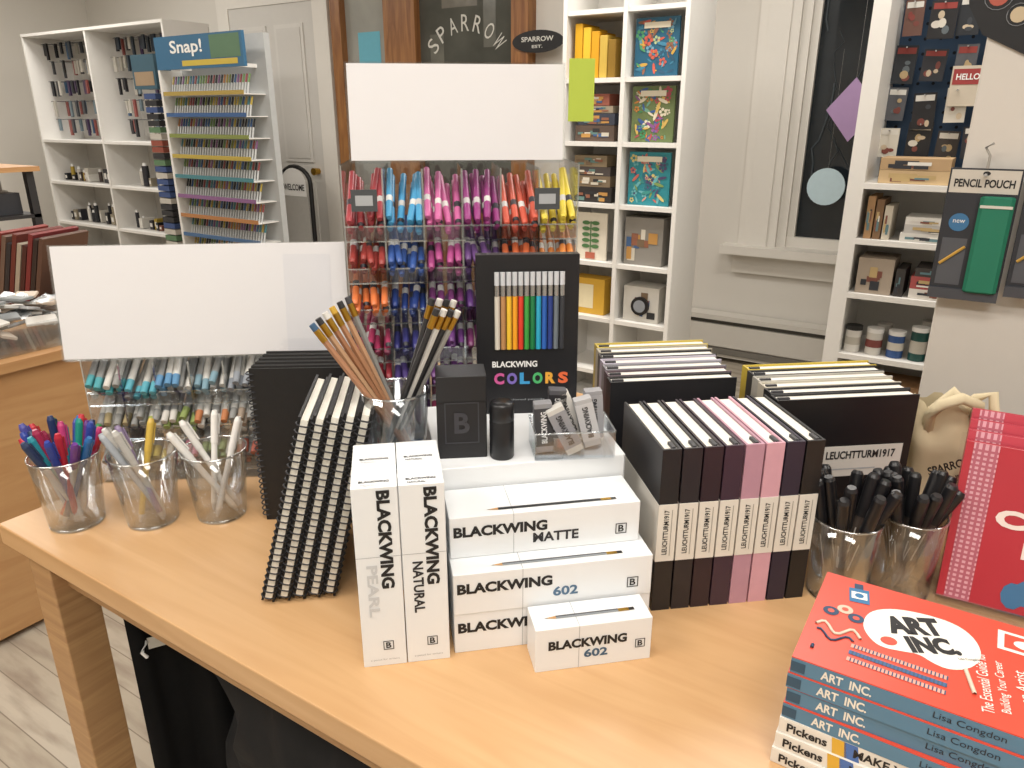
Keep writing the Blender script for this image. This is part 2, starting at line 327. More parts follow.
# pegboard unit
b=MB(); w=1.6
for x in (0,w): b.box(x,x+.055,0,.33,0,2.4,SH)
for z in (.35,.6,.836,1.036,1.233): b.box(.055,w,.0,.33,z-.02,z,SH)
b.box(.055,w,.33,.34,0,1.233,SH); b.box(0,w+.055,.33,.34,1.233,2.4,SH)
PEG=P('#28415c',.6,var=.08); b.box(.056,w,.30,.33,1.236,2.4,PEG); HO=P('#0b121b',.9)
for i in range(30):
    for k in range(22): b.disc(.09+i*.05,1.27+k*.05,.006,.006,HO,T(0,.2994,0)@RX90,6)
b.done('pegboard_shelf_unit',T(-.505,3.0,0))
b=MB(); rr=random.Random(4)
def peg_card(x,z,w,h,y,kind):
    M=T(x,y,z)@R(rr.uniform(-3,3),'Y'); b.box(-w/2,w/2,0,.006,-h,0,P(kind[0],.5),M)
    F=M@T(0,-.001,0)@RX90
    b.rect(-w*.42,w*.42,-h*.22,-h*.06,P(kind[2],.5),F)
    for k in range(4): b.disc(rr.uniform(-.25,.25)*w,-h*rr.uniform(.35,.85),w*rr.uniform(.1,.2),w*rr.uniform(.08,.2),P(rr.choice([kind[1],'#c9b9a0','#7a4038','#d9d4c8','#5f6a70']),.4),F,10,z=.0003*k)
    b.cyl((x,3.30,z-.008),(x,y-.03,z-.008),.003,.003,METAL,6)
for r,z in enumerate((1.42,1.555,1.69,1.825,1.96,2.1)):
    for i in range(14):
        if rr.random()<.06: continue
        peg_card(-.41+i*.092+rr.uniform(-.012,.012),z+rr.uniform(-.02,.02),rr.uniform(.06,.085),rr.uniform(.10,.13),rr.uniform(3.18,3.25),[rr.choice(['#1c1c20','#c3c0b8','#2a2c33','#3a3432','#d3cfc4','#55575d','#23282f','#6a4a40']),rr.choice(['#8a3f38','#3a3f46','#b9a27a','#6f8f7d','#d5cfc4']),rr.choice(['#d8d6cf','#933a34','#d8d6cf'])])
b.rect(-.05,.05,-.07,.06,P('#c9bfae',.5),FR(-.20,3.172,1.56)); b.rect(-.045,.045,-.0,.05,P('#9c3a3a',.5),FR(-.20,3.171,1.56)); b.text('HELLO',.07,.02,FR(-.20,3.170,1.585),WHITE)
b.done('hanging_card_packs')
b=MB()
for x,z,w,h,c in [(-.41,1.234,.24,.045,'#c8ad84'),(-.41,1.28,.22,.04,'#b89a74'),(-.15,1.234,.12,.10,'#a39a88'),(0,1.234,.12,.12,'#8f9aa2'),(-.43,1.037,.025,.15,'#a6815a'),(-.40,1.037,.025,.14,'#7d5f43'),(-.37,1.037,.025,.12,'#c8bfae'),(-.31,1.037,.2,.03,'#d4d1ca'),(-.30,1.067,.19,.03,'#bfbcb7'),(-.30,1.097,.17,.025,'#e0ddd6'),(-.07,1.037,.2,.12,'#c8c5bf'),
  (-.43,.837,.12,.13,'#a89a8a'),(-.30,.837,.03,.10,'#3a3634'),(-.25,.837,.18,.035,'#d9d4cc'),(-.25,.872,.18,.045,'#a8504f'),(-.24,.917,.16,.03,'#44403e'),(-.05,.837,.2,.11,'#c6c2ba'),(-.42,.351,.3,.15,'#8d6b4a'),(-.08,.351,.3,.18,'#c9c5bc')]:
    b.box(x,x+w,3.02,3.18,z,z+h,P(c,.6)); r2=random.Random(int(x*1000+z*77))
    for k in range(6):
        a=x+r2.uniform(.08,.5)*w; e=z+r2.uniform(.1,.5)*h; b.rect(a,a+r2.uniform(.15,.4)*w,e,e+r2.uniform(.12,.35)*h,P(r2.choice(['#e3e0d8','#7a4a3e','#2f3238','#5f7f86','#b9a070']),.6),T(0,3.0185-k*.0002,0)@RX90)
b.done('boxed_stationery')
b=MB()
for i in range(13):
    c=['#d7d4cd','#cfccc4','#34548a','#1f4b46','#1f4b46','#1f4b46','#7c3f3f','#d8d4cc','#c0a03c','#4c4c50','#a75a7a','#3a7f5a','#cfccc4'][i]
    x=-.415+i*.075; h=.085 if i<3 else .11
    b.cyl((x,3.06,.601),(x,3.06,.601+h),.029,.029,P(c,.35),16); b.cyl((x,3.06,.601+h),(x,3.06,.617+h),.030,.030,P('#e6e5e2' if i%4 else '#222222',.4),16); b.cyl((x,3.06,.63),(x,3.06,.60+h*.7),.0295,.0295,P(['#b9b4a8','#7a3f3a','#c9c4b8'][i%3],.5),16,False)
    if i%2: b.cyl((x+.02,3.15,.601),(x+.02,3.15,.601+h*1.2),.028,.028,P('#a8a49c',.4),14)
b.done('paint_jars')
# left units
b=shelf_unit(.35,2.05,[0,.9,1.85],[.3,.62,.95,1.28],P('#cdcac4',.6)); b.done('white_bookshelf',T(-6.82,3.35,0))
b=MB(); rr=random.Random(9)
for bay in (0,1):
    for i in range(22):
        for r,z in enumerate((1.31,1.45,1.60,1.75,1.88)):
            if rr.random()<.76:
                x=-6.77+bay*.92+i*.038; c=rr.choice(['#1d1d22','#26303c','#1d1d22','#3a3c42','#3b2a4a','#6d7d85','#8b4b46','#afaaa0','#2a2a2e','#3a5a7a','#c0bcb2'])
                hh=rr.uniform(.09,.14); y=3.47+rr.uniform(0,.1); b.box(x,x+rr.uniform(.018,.034),y,y+.015,z+.14-hh,z+.13,P(c,.4)); b.cyl((x+.012,3.69,z+.125),(x+.012,y-.02,z+.125),.003,.003,METAL,5)
b.done('hanging_pen_packs')
b=MB()
for z in (.305,.625,.955):
    x=-6.74
    while x<-5.10:
        w=rr.uniform(.025,.06); hh=rr.uniform(.05,.15)
        if rr.random()<.85 and not(-5.96<x+w and x-w<-5.86):
            c=P(rr.choice(['#4a3f3a','#8a5a4a','#c7c2b8','#1f2227','#5a7686','#988e7a','#d8d5cd','#2a2a30','#a8903a']),.5); y=3.42+rr.uniform(0,.05)
            if rr.random()<.5: b.cyl((x,y+.03,z),(x,y+.03,z+hh),w*.45,w*.42,c,10); b.cyl((x,y+.03,z+hh),(x,y+.03,z+hh+.02),w*.3,w*.25,WHITE,8)
            else: b.box(x-w*.45,x+w*.45,y,y+.12,z,z+hh*.7,c); b.box(x-w*.3,x+w*.3,y-.001,y,z+hh*.2,z+hh*.5,P('#e0ddd6',.5))
        x+=w+.006
b.done('art_supply_bottles')
b=MB(); 
b.box(0,.80,.05,.09,.1,1.9,P('#b9bcbc',.5)); b.box(0,.02,-.10,.09,0,1.72,SH); b.box(-.02,.82,-.16,.2,0,.05,SH)
b.box(0,.80,-.1,-.08,1.72,1.90,P('#3a6a8c',.5)); b.box(.1,.12,-.08,.05,1.72,1.74,SH); b.box(.7,.72,-.08,.05,1.72,1.74,SH); b.rect(.25,.75,1.735,1.765,P('#c7b04a',.5),T(0,-.101,0)@RX90); b.text('Snap!',.3,.09,FR(.3,-.102,1.83),WHITE); b.rect(.52,.78,1.77,1.89,P('#5a7a5f',.5),T(0,-.101,0)@RX90)
pc=['#a9924c','#3e5f8e','#7f8a4a','#b6a14a','#4a8088','#88608a','#b07a4c','#49698f','#904a4a','#6f8e5a']
for r in range(10):
    z=1.58-r*.12; b.box(.03,.77,-.10,.05,z-.005,z,SH); b.box(.03,.77,-.105,-.1,z-.005,z+.018,P(pc[r],.5))
    for i in range(30):
        x=.05+i*.0242; c=rr.choice(pc+['#2a2c30','#2a2c30']); b.cyl((x,-.06,z),(x,-.045,z+.06),.005,.005,P('#c5c8c8',.4),5); b.cyl((x,-.045,z+.06),(x,-.03,z+.105),.006,.005,P(c,.4),5)
b.box(.06,.75,-.14,.03,.06,.30,P('#c8c0b4',.6)); b.done('marker_display_stand',T(-4.47,3.05,0))
b=MB(); 
for i in range(30): b.box(0,.12,-.02,.1,.4+i*.04,.433+i*.04,P(rr.choice(['#8e4a3c','#a9724e','#3a4f7e','#5a7a5a','#bfbab0','#68446a','#2c2c30','#2c2c30']),.5))
b.box(-.01,.13,.1,.12,0,1.8,SH); b.box(-.03,.15,-.1,.2,0,.03,SH); b.box(0,.12,0,.1,.03,.4,SH); b.box(-.1,.14,-.01,.1,1.62,1.82,P('#3f5f6f',.5)); b.rect(-.08,.12,1.64,1.72,P('#a08a70',.5),T(0,-.012,0)@RX90); b.done('color_chart_stand',T(-4.70,3.0,0))
b=MB()
pts=[(-.17,0,.02),(-.17,0,.95)]+[(-.17*math.cos(a),0,.95+.13*math.sin(a)) for a in [math.pi*i/10 for i in range(1,10)]]+[(.17,0,.95),(.17,0,.02)]
b.tube(pts,.018,BLK,8); b.box(-.25,.25,-.12,.12,0,.03,BLK)
b.poly([(-.14,.85),(.14,.85)]+[(.14*math.cos(a),.95+.12*math.sin(a)) for a in [math.pi*i/12 for i in range(0,13)]],WHITE,FR(0,-.022,0)); b.box(-.15,.15,-.02,-.01,.3,.86,P('#b4b2ad',.5))
b.text('WELCOME',.24,.05,FR(0,-.024,.92),BLK); b.done('welcome_sign_stand',T(-4.88,4.3,0))
# ------------------------------------------------------------ white end panel with hanging pouches
b=MB(); EP=P('#d8d4cd',.6,var=.02)
b.box(0,1.4,0,.45,0,2.4,EP); b.box(-.0,1.4,-.006,0,2.2,2.4,EP); b.done('white_end_panel',T(-.090,1.72,0),bevel=.004)
def pouch(x,z,c1):
    b=MB(); b.box(0,.118,0,.004,0,.235,P('#2e3138',.5),b=.001)
    b.rect(.003,.115,.190,.232,P('#cfcac0',.5),T(0,-.0006,0)@RX90); b.text('PENCIL POUCH',.098,.015,FR(.059,-.0012,.208),INK,.03); b.disc(.06,.226,.006,.004,INK,FR(0,-.0012,0))
    b.box(.058,.114,-.016,-.001,.005,.186,P(c1,.6),b=.006); b.box(.060,.112,-.018,-.016,.165,.170,P('#d8d5cc',.5)); b.disc(.030,.135,.017,.017,P('#3f76a4',.5),T(0,-.0016,0)@RX90); b.text('new',.02,.006,FR(.03,-.002,.137),WHITE,.0)
    b.rect(.008,.05,.015,.105,P('#55585f',.5),T(0,-.001,0)@RX90)
    b.cyl((.010,-.003,.055),(.048,-.003,.09),.003,.003,P('#c9a04a',.5),6)
    b.box(.0,.118,-.008,0,-.012,.008,P('#4b4e55',.4)); b.tube([(.059,.0,.235),(.059,-.0,.258),(.050,.0,.272),(.062,.0,.28)],.0025,P('#a8a49c',.5),5); b.cyl((.059,.02,.222),(.059,-.03,.225),.003,.003,METAL,6)
    b.done('pencil_pouch_pack',T(x,1.69,z))
pouch(-.106,1.13,'#1f7a60'); pouch(.020,1.145,'#2d2f36')
b=MB(); KB=P('#15161a',.5)
b.poly([(-.10,.0),(-.07,-.05),(-.02,-.075),(.03,-.10),(.12,-.09),(.2,-.06),(.2,.16),(-.08,.16),(-.11,.08)],KB,FR(0,-.002,0))
for (x,z,r,c) in [(-.07,.05,.012,'#d9d4c8'),(-.055,.012,.016,'#b55a4a'),(-.02,-.02,.013,'#c9b89a'),(.02,-.045,.018,'#8a9aa5'),(.06,.0,.03,'#b9b4a8'),(-.03,.07,.02,'#7a8a9a'),(.03,.06,.016,'#c98a4a')]:
    b.disc(x,z,r,r,P(c,.5),FR(0,-.003,0),16)
    b.tube([(x+r*1.4*math.cos(q),-.0035,z+r*1.4*math.sin(q)) for q in [k*.4 for k in range(16)]],.0007,P('#8a8f95',.5),4)
b.box(-.05,.19,-.001,.0,-.03,.15,KB); b.done('space_wall_print',T(-.028,1.717,1.645))
# ------------------------------------------------------------ TABLE GOODS
def logo(b,M,s=.012):
    t=s*.08
    for r in ((-s/2,s/2,s/2-t,s/2),(-s/2,s/2,-s/2,-s/2+t),(-s/2,-s/2+t,-s/2,s/2),(s/2-t,s/2,-s/2,s/2)): b.rect(*r,INK,M)
    b.text('B',s*.5,s*.65,M,INK)
SEAM=P('#a9adb1',.6)
def upright(x,y,sub,col,z=TZ):
    b=MB(); w,d,h=.0455,.106,.213
    b.box(0,w,0,d/2-.0004,0,h,BOXW,b=.0008); b.box(0,w,d/2+.0004,d,0,h,BOXW,b=.0008)
    b.rect(.0,w,.134,.1346,SEAM,T(0,-.0003,0)@RX90)
    b.text('BLACKWING',.113,.0135,FR(w*.68,-.0005,.153,-90),INK,.045)
    b.text(sub,.062,.011,FR(w*.34,-.0005,.094,-90),P(col,.6),.03)
    logo(b,FR(w*.6,-.0005,.026),.011); b.text('a pencil for writers',.03,.003,FR(w*.5,-.0005,.008),SEAM,0)
    for k in (0,1): b.text('BLACKWING',.030,.0045,TOP(w*.5,d*(.12+.5*k),h+.0004),INK,.03); b.text(sub,.018,.004,TOP(w*.4,d*(.05+.5*k),h+.0004),P(col,.6))
    b.done('pencil_box_pack',D(x,y,z,9.6))
upright(-.158,.654,'PEARL','#c9cccf'); upright(-.1122,.662,'NATURAL','#26262a')
A=10.6
def loc(x,y,z=TZ,ang=A):
    a=rad(A); return D(-.0625+x*math.cos(a)-y*math.sin(a),.677+x*math.sin(a)+y*math.cos(a),z,ang)
def pencil_art(b,x0,x1,y,z,body):
    M=TOP(0,0,z+.0006)
    b.rect(x0,x1,y-.0024,y+.0024,P(body,.4),M); b.rect(x0,x1,y+.0006,y+.0024,P('#4a4c50',.4),M,z=.0002); b.poly([(x0,y-.0024),(x0,y+.0024),(x0-.013,y)],P('#c79a63',.6),M); b.poly([(x0-.009,y-.0006),(x0-.009,y+.0006),(x0-.013,y)],INK,M)
    b.rect(x1,x1+.012,y-.0026,y+.0026,GOLD,M); b.rect(x1+.012,x1+.018,y-.0024,y+.0024,P('#222222',.5),M)
def rowbox(x,y,z,w,d,h,sub,body,split):
    b=MB(); b.box(0,w,0,d,0,h,BOXW,b=.0008); b.rect(split,split+.0006,.0,h,SEAM,T(0,-.0003,0)@RX90); b.rect(split,split+.0006,0,d,SEAM,T(0,0,h+.0003))
    if w>.2:
        b.text('BLACKWING',.104,.013,FR(.056,-.0005,h*.64),INK,.045); b.text(sub,.052 if len(sub)>3 else .028,.012,FR(.118 if len(sub)>3 else .123,-.0005,h*.34),P('#2a2a2e' if len(sub)>3 else '#4f6f8c',.6),.03)
        logo(b,FR(w*.9,-.0005,h*.36),.013)
        pencil_art(b,.055,.172,.012,h,body)
    else:
        b.text('BLACKWING',.086,.0115,FR(.057,-.0005,h*.60),INK,.045); b.text(sub,.026,.0105,FR(.066,-.0005,h*.33),P('#3f5f7c',.6),.03); logo(b,FR(w*.9,-.0005,h*.42),.011)
        pencil_art(b,.026,.095,.018,h,body)
    b.done('pencil_box',loc(x,y,z))
rowbox(0,0,TZ,.222,.098,.0495,'602','#8c9296',.075)
rowbox(0,-.001,TZ+.05,.222,.099,.0495,'602','#8c9296',.075)
rowbox(.001,.031,TZ+.1,.215,.066,.0495,'MATTE','#2a2a2c',.07)
b0=(.0244,.646)
dx,dy=b0[0]+.0625,b0[1]-.677; a=rad(A); lx=dx*math.cos(a)+dy*math.sin(a); ly=-dx*math.sin(a)+dy*math.cos(a)
rowbox(lx,ly,TZ,.128,.042,.053,'602','#8c9296',.047)
b=MB(); b.box(0,.225,0,.20,0,.175,BOXW,b=.002); b.rect(0,.225,.05,.0506,SEAM,T(0,-.0003,0)@RX90); b.done('white_display_riser',loc(-.004,.101))
PZ=TZ+.175
b=MB(); b.lathe([(0,0),(.0135,0),(.0145,.002),(.0145,.046),(.0138,.047),(.0145,.048),(.0145,.066),(.013,.069),(0,.069)],P('#17171a',.35),28); b.done('pencil_sharpener',D(-.012,.812,PZ))
b=MB(); BB=P('#1b1b1e',.5); b.box(0,.058,0,.045,0,.102,BB,b=.001); b.box(.0,.058,-.0006,0,.07,.0708,P('#0c0c0e',.5))
M=FR(.029,-.001,.045); DG=P('#3a3a40',.5)
b.text('B',.018,.026,M,DG,.03)
for r in ((-.02,.02,.024,.0255),(-.02,.02,-.0255,-.024),(-.02,-.0185,-.0255,.0255),(.0185,.02,-.0255,.0255)): b.rect(*r,DG,M)
b.done('black_gift_box',D(-.087,.803,PZ,6))
b=MB(); w,h,d=.134,.215,.022; CB=P('#17171b',.4,var=.1); b.box(0,w,0,d,0,h,CB,b=.0008)
b.rect(.022,w-.018,.088,.196,P('#0b0b0d',.5),T(0,-.0004,0)@RX90)
cols=['#d9d2c4','#b98a5c','#efc43c','#f0a52b','#e0402f','#43a047','#1f7a47','#2fa7c9','#2f62b5','#2b3f86','#6f7880','#34363c']
for i,c in enumerate(cols):
    x=.027+i*.0077
    b.cyl((x,-.001,.091),(x,-.001,.162),.0035,.0035,P(c,.35),6); b.cyl((x,-.001,.162),(x,-.001,.176),.0037,.0037,METAL,8); b.cyl((x,-.001,.176),(x,-.001,.193),.0034,.0034,P('#c9ccd0',.5),8)
b.text('BLACKWING',.060,.0085,FR(.050,-.0005,.070),WHITE,.03)
for i,(ch,c) in enumerate(zip('COLORS',['#cf5b9a','#7f6bc0','#3fa0d8','#4fb870','#e8a93c','#e06a3c'])): b.text(ch,.0135,.016,FR(.029+i*.0172,-.0005,.050),P(c,.5),.05)
b.text('12 colored pencils',.06,.003,FR(.06,-.0005,.02),SEAM,0)
b.done('colored_pencil_box',D(-.046,.944,PZ,4)@R(-2,'X'))
b=MB(); w,d,h=.095,.06,.034
b.box(0,w,0,d,0,.002,ACR)
for q in ((0,w,0,.0015),(0,w,d-.0015,d)): b.box(q[0],q[1],q[2],q[3],.002,h,ACR)
for q in ((0,.0015),(w-.0015,w)): b.box(q[0],q[1],.0015,d-.0015,.002,h,ACR)
b.tube([(0,0,h),(w,0,h),(w,d,h),(0,d,h)],.0011,acrylic('acrylic_edge',(.85,.88,.9),.4,.8),5,closed=True)
b.done('clear_tray',D(.027,.797,PZ,6))
b=MB()
def er(M,c,wrap,ink):
    b.box(-.0105,.0105,-.007,.007,0,.062,P(c,.5),M,b=.001); b.box(-.0108,.0108,-.0073,.0073,.008,.056,P(wrap,.5),M)
    b.text('BLACKWING',.040,.007,M@FR(0,-.0077,.032,90),P(ink,.5),.03)
er(T(.014,.022,.004)@R(-3,'Y'),'#8a8a8e','#3a3a3e','#e8e8e8'); er(T(.028,.044,.012)@R(4,'Y'),'#55555a','#2a2a2e','#cfcfcf'); 
er(T(.050,.014,.006)@R(-26,'Y'),'#c5c3be','#8f8f94','#222226'); er(T(.074,.030,.006)@R(-14,'Y'),'#b0b0b2','#c0c0c2','#222226'); er(T(.058,.044,.010)@R(-22,'Y'),'#dddad3','#d5d3ce','#222226'); er(T(.080,.047,.008)@R(-4,'Y'),'#9a9a9e','#a2a2a6','#222226')
b.done('boxed_erasers',D(.027,.797,PZ,6))
# ---------------- marker racks
EDGE=acrylic('acrylic_edge',(.85,.88,.9),.4,.8)
def marker_rack(name_r,name_p,M,w,depth,cols,tiers,pitch,h,colors,slope=30,nx=4,layers=3,pr=.0052,L=.125,white_end=False,z_first=.02):
    b=MB(); p=MB(); rr=random.Random(len(colors)*7+cols); cw=w/cols; s=math.radians(slope)
    dir0=Vector((0,math.cos(s),math.sin(s))); nrm=Vector((0,-math.sin(s),math.cos(s)))
    b.box(-.002,0,0,depth,0,h,ACR); b.box(w,w+.002,0,depth,0,h,ACR); b.box(0,w,depth,depth+.002,0,h,ACR); b.box(0,w,0,depth,0,.002,ACR)
    for c in range(1,cols): b.box(c*cw-.0007,c*cw+.0007,.002,depth,.003,h-.005,ACR); b.box(c*cw-.0013,c*cw+.0013,.0,.002,.003,h-.005,EDGE)
    for x in (-.002,w): b.box(x,x+.002,-.0005,.0,0,h,EDGE); b.box(x,x+.002,0,depth,h,h+.001,EDGE)
    b.box(0,w,depth,depth+.002,h,h+.0015,EDGE)
    for t in range(tiers):
        z=z_first+t*pitch; sl=min(L,(depth-.006)/math.cos(s))
        a0=Vector((0,.002,z)); a1=a0+dir0*sl
        b.add([(0,a0.y,a0.z),(w,a0.y,a0.z),(w,a1.y,a1.z),(0,a1.y,a1.z)],[(0,1,2,3)],ACR)
        b.box(0,w,-.0015,.0,z-.003,z+.016,ACR); b.box(0,w,-.0018,.0,z+.016,z+.0182,EDGE); b.box(0,w,-.0018,.0,z-.0050,z-.003,EDGE)
        for c in range(cols):
            cc=colors[t%len(colors)]; col=cc[c%len(cc)]; fill=rr.choice([layers,layers,layers-1])
            for ly in range(fill):
                for k in range(nx):
                    if ly==fill-1 and rr.random()<.3: continue
                    x=c*cw+cw*(k+.5)/nx+rr.uniform(-.0008,.0008)+(pr*.3 if ly%2 else 0); st=rr.uniform(.002,.014); ang=0 if k in (0,nx-1) else rr.uniform(-.09,.09)*(1.6 if ly==fill-1 else 1)
                    dirv=(dir0+Vector((ang,0,0))+nrm*(.02*ly*rr.random())).normalized()
                    q=a0+Vector((x,0,0))+nrm*(pr+.001+ly*pr*1.95)+dirv*st; mc=P(col,.35)
                    if white_end:
                        mc=P(rr.choice([col,col,'#8f8f8c','#c9c6bf']),.4)
                        p.cyl(q,q+dirv*.02,pr*.9,pr,mc,8,capmat=mc); p.cyl(q+dirv*.02,q+dirv*.1,pr,pr,P(rr.choice(['#c5c3bd','#8a8a88','#d8d6d0']),.4),7,False)
                    else:
                        p.cyl(q,q+dirv*.006,pr*.7,pr,P('#26262c',.4) if k%2 and ly%2 else mc,8,capmat=mc)
                        p.cyl(q+dirv*.006,q+dirv*.034,pr,pr,mc,8,False); p.cyl(q+dirv*.034,q+dirv*.046,pr*1.02,pr*1.02,P(rr.choice(['#e0deda','#c8c6c4','#3a3a40']),.4),7,False); p.cyl(q+dirv*.046,q+dirv*.11,pr*.95,pr*.9,mc,7,False)
    b.done(name_r,M); p.done(name_p,M)
C6=[['#a52c3c','#3b66a8','#a2406a','#7a3c7c','#b0562c','#c0903a'],
    ['#7a3a2e','#6a4a7a','#983c5a','#5b3c7a','#a5425a','#b9633c'],
    ['#9a303c','#4c3c76','#6a3a76','#7c3c64','#a04a5c','#c07a3c'],
    ['#a83a60','#3c3c7a','#6a3c7c','#7a3a6a','#b05a4a','#c0843c'],
    ['#dc7a45','#2a4080','#7a3c74','#603a7c','#b9542f','#cd8f2f'],
    ['#9a3f3a','#3c5ca0','#b0508a','#6a4a80','#cf6a40','#e08a40'],
    ['#a8434a','#4c9cc8','#cc6aa0','#983f80','#d0604c','#e0cc4c']]
marker_rack('acrylic_marker_rack','felt_tip_markers',D(-.236,1.075,TZ,6),.332,.16,6,7,.0605,.492,C6,32,4,3,z_first=.028)
CL=[['#c08a6c','#b7a34a','#c98a98','#8a9a6a','#a25a4a','#b9a27c','#8a6a8a','#c78a8a'],
    ['#a0906a','#a8b05a','#8a9a5a','#b5744a','#9a8a7a','#a5645a','#b56a4a','#b04a5a'],
    ['#4a98a0','#5aa4b4','#5a8ab0','#7a9aa8','#8a9098','#7a90a0','#5a7aa0','#8a8a98']]
marker_rack('acrylic_marker_rack','brush_pens',D(-.655,1.085,TZ,5),.415,.13,8,3,.058,.205,CL,32,4,3,pr=.0058,white_end=True,z_first=.02)
def sign(M,w,h,name,tilt=4,sheet=None):
    b=MB(); PW=P('#f1f0f2',.35,var=.01,scale=8); b.M=R(-tilt,'X')
    b.box(0,w,0,.0012,0,h,PW); b.box(-.003,w+.003,.0014,.0034,-.002,h+.002,ACR); b.box(-.003,w+.003,-.0022,-.0008,-.002,h+.002,acrylic('sign_cover',(.99,.99,.99),.03,.3))
    if sheet: b.rect(sheet[0],sheet[1],.002,h-.012,P('#e9e9ed',.4,var=.02),T(0,-.0003,0)@RX90@R(-.8))
    b.M=Matrix(); b.box(.0,w,.0,.07,-.004,-.002,ACR)
    b.done(name,M)
sign(D(-.226,1.10,TZ+.497,5),.30,.128,'rack_header_sign',6)
sign(D(-.675,1.078,TZ+.210,6),.425,.168,'shelf_header_sign',8,(.33,.40))
b=MB(); b.box(0,.036,0,.001,0,.082,P('#b0c348',.6,var=.04)); b.done('green_sticky_note',D(.079,1.122,TZ+.549,4))
b=MB(); 
for i,x in enumerate((.012,.27)): b.box(x,x+.036,0,.002,0,.03,P('#4a4d50',.3)); b.rect(x+.006,x+.030,.008,.022,P('#a9acaf',.5),T(0,-.0005,0)@RX90)
b.done('price_tags',D(-.236,1.067,TZ+.43,6))
# ---------------- cups
def cup(name,M,rb,rt,h,mat=None):
    b=MB(); b.lathe([(0,0),(rb,0),(rt,h),(rt-.0016,h),(rb-.0014,.003),(0,.003)],mat or CUP,36)
    b.lathe([(rt+.0008,h-.001),(rt+.0008,h+.001),(rt-.002,h+.001),(rt-.002,h-.001)],EDGE,36); b.lathe([(rb,.0),(rb+.0005,.004),(rb-.002,.005)],EDGE,36)
    return b.done(name,M)
def pens_in(b,rb,rt,h,n,L,fn,rr,spread=1.,minz=.006):
    for i in range(n):
        a=2*math.pi*i/n*1.618+rr.uniform(-.3,.3); q=math.sqrt(rr.uniform(.15,1)); 
        r1=(rt-.008)*q*spread; r0=(rb-.009)*q*rr.uniform(-.9,.6)
        p0=Vector((math.cos(a)*r0,math.sin(a)*r0,minz)); p1=Vector((math.cos(a)*r1,math.sin(a)*r1,h)); d=(p1-p0).normalized()
        fn(b,p0,d,L*rr.uniform(.94,1.03),i,rr)
def gelpen(cols,clear=True):
    def f(b,p,d,L,i,rr):
        c=P(cols[i%len(cols)],.35); b.cyl(p,p+d*.012,.002,.0045,P('#c8c8c8',.3),8); b.cyl(p+d*.012,p+d*(L-.045),.0045,.0045,c if i%3 else P('#c9ccce',.3),8,False)
        b.cyl(p+d*(L-.048),p+d*(L-.006),.0053,.0053,c,10); b.cyl(p+d*(L-.006),p+d*L,.0053,.0033,c,10); 
        o=d.orthogonal().normalized()*.0065; b.cyl(p+o+d*(L-.036),p+o+d*(L-.006),.0013,.0013,c,5)
    return f
rr=random.Random(5)
cup('clear_pen_cup',D(-.632,.962),.036,.046,.108)
b=MB(); pens_in(b,.036,.046,.108,28,.150,gelpen(['#2f4298','#b8263a','#6a3a8a','#1f8a7a','#2a68a8','#c4417a','#3a8a4a','#1e2f5a','#c0303a','#4a4a98','#2a90a0','#a02a50','#2c3c5c']),rr); b.done('colored_gel_pens',D(-.632,.962))
def lean(specs,L,cols,name,M):
    b=MB()
    for i,(x0,y0,x1,y1) in enumerate(specs):
        p=Vector((x0,y0,.006)); d=(Vector((x1,y1,.106))-p).normalized(); gelpen(cols)(b,p,d,L,i*2+1 if (i*2+1)%3 else i*2+2,rr)
    b.done(name,M)
cup('clear_pen_cup',D(-.524,.967),.034,.046,.108)
lean([(.018,.0,-.030,-.008),(.02,-.01,-.024,.012),(.012,.012,-.012,-.01),(-.01,-.018,.0,.02),(.0,.02,-.030,.0)],.150,['#c5c4c0','#a9b0b8','#c7a84a','#d0cec8','#8a7a9a'],'metallic_gel_pens',D(-.524,.967))
cup('clear_pen_cup',D(-.430,.985),.034,.046,.106)
lean([(.024,-.002,-.037,-.01),(.02,.014,-.030,.016),(-.012,.0,-.004,.016),(.0,-.02,.026,.004)],.152,['#ecebe8','#e6e4e0','#efeeea'],'white_gel_pens',D(-.430,.985))
def blackpen(b,p,d,L,i,rr):
    K=P('#1a1a1d',.35); b.cyl(p,p+d*.02,.002,.005,P('#55565a',.4),8); b.cyl(p+d*.02,p+d*(L-.05),.0062,.0062,P('#2a2523',.4) if i%3 else P('#4a403a',.4),9,False)
    b.cyl(p+d*(L-.055),p+d*(L-.004),.0072,.0072,K,10); b.cyl(p+d*(L-.004),p+d*L,.0072,.005,K,10); o=d.orthogonal().normalized()*.0085; b.cyl(p+o+d*(L-.04),p+o+d*(L-.004),.0015,.0015,K,5)
    o=-d.orthogonal().normalized()*.0064; b.cyl(p+o+d*.04,p+o+d*(L-.07),.0008,.0008,P('#cfcac2',.4),5)
for (x,y) in ((.401,.790),(.483,.800)):
    cup('clear_pen_cup',D(x,y),.034,.0395,.105); b=MB(); pens_in(b,.034,.0395,.105,16,.152,blackpen,rr,1.1); b.done('black_fineliner_pens',D(x,y))
CZ=.155
b=MB(); b.box(-.04,.04,-.042,.042,0,CZ,BOXW,b=.001); b.done('white_carton',D(-.139,.835,TZ,10))
cup('clear_pencil_cup',D(-.139,.836,TZ+CZ+.0005),.033,.040,.095)
b=MB()
def pencil(b,p0,p1,col,er='#2a2a2c'):
    p0=Vector(p0);p1=Vector(p1);d=(p1-p0).normalized(); L=.208; 
    b.cyl(p0,p0+d*.016,.0006,.0037,P('#c9a070',.6),6); b.cyl(p0+d*.016,p0+d*(L-.022),.0038,.0038,P(col,.35),6); b.cyl(p0+d*(L-.024),p0+d*(L-.008),.0042,.0042,GOLD,8); b.cyl(p0+d*(L-.008),p0+d*L,.0040,.0038,P(er,.6),8)
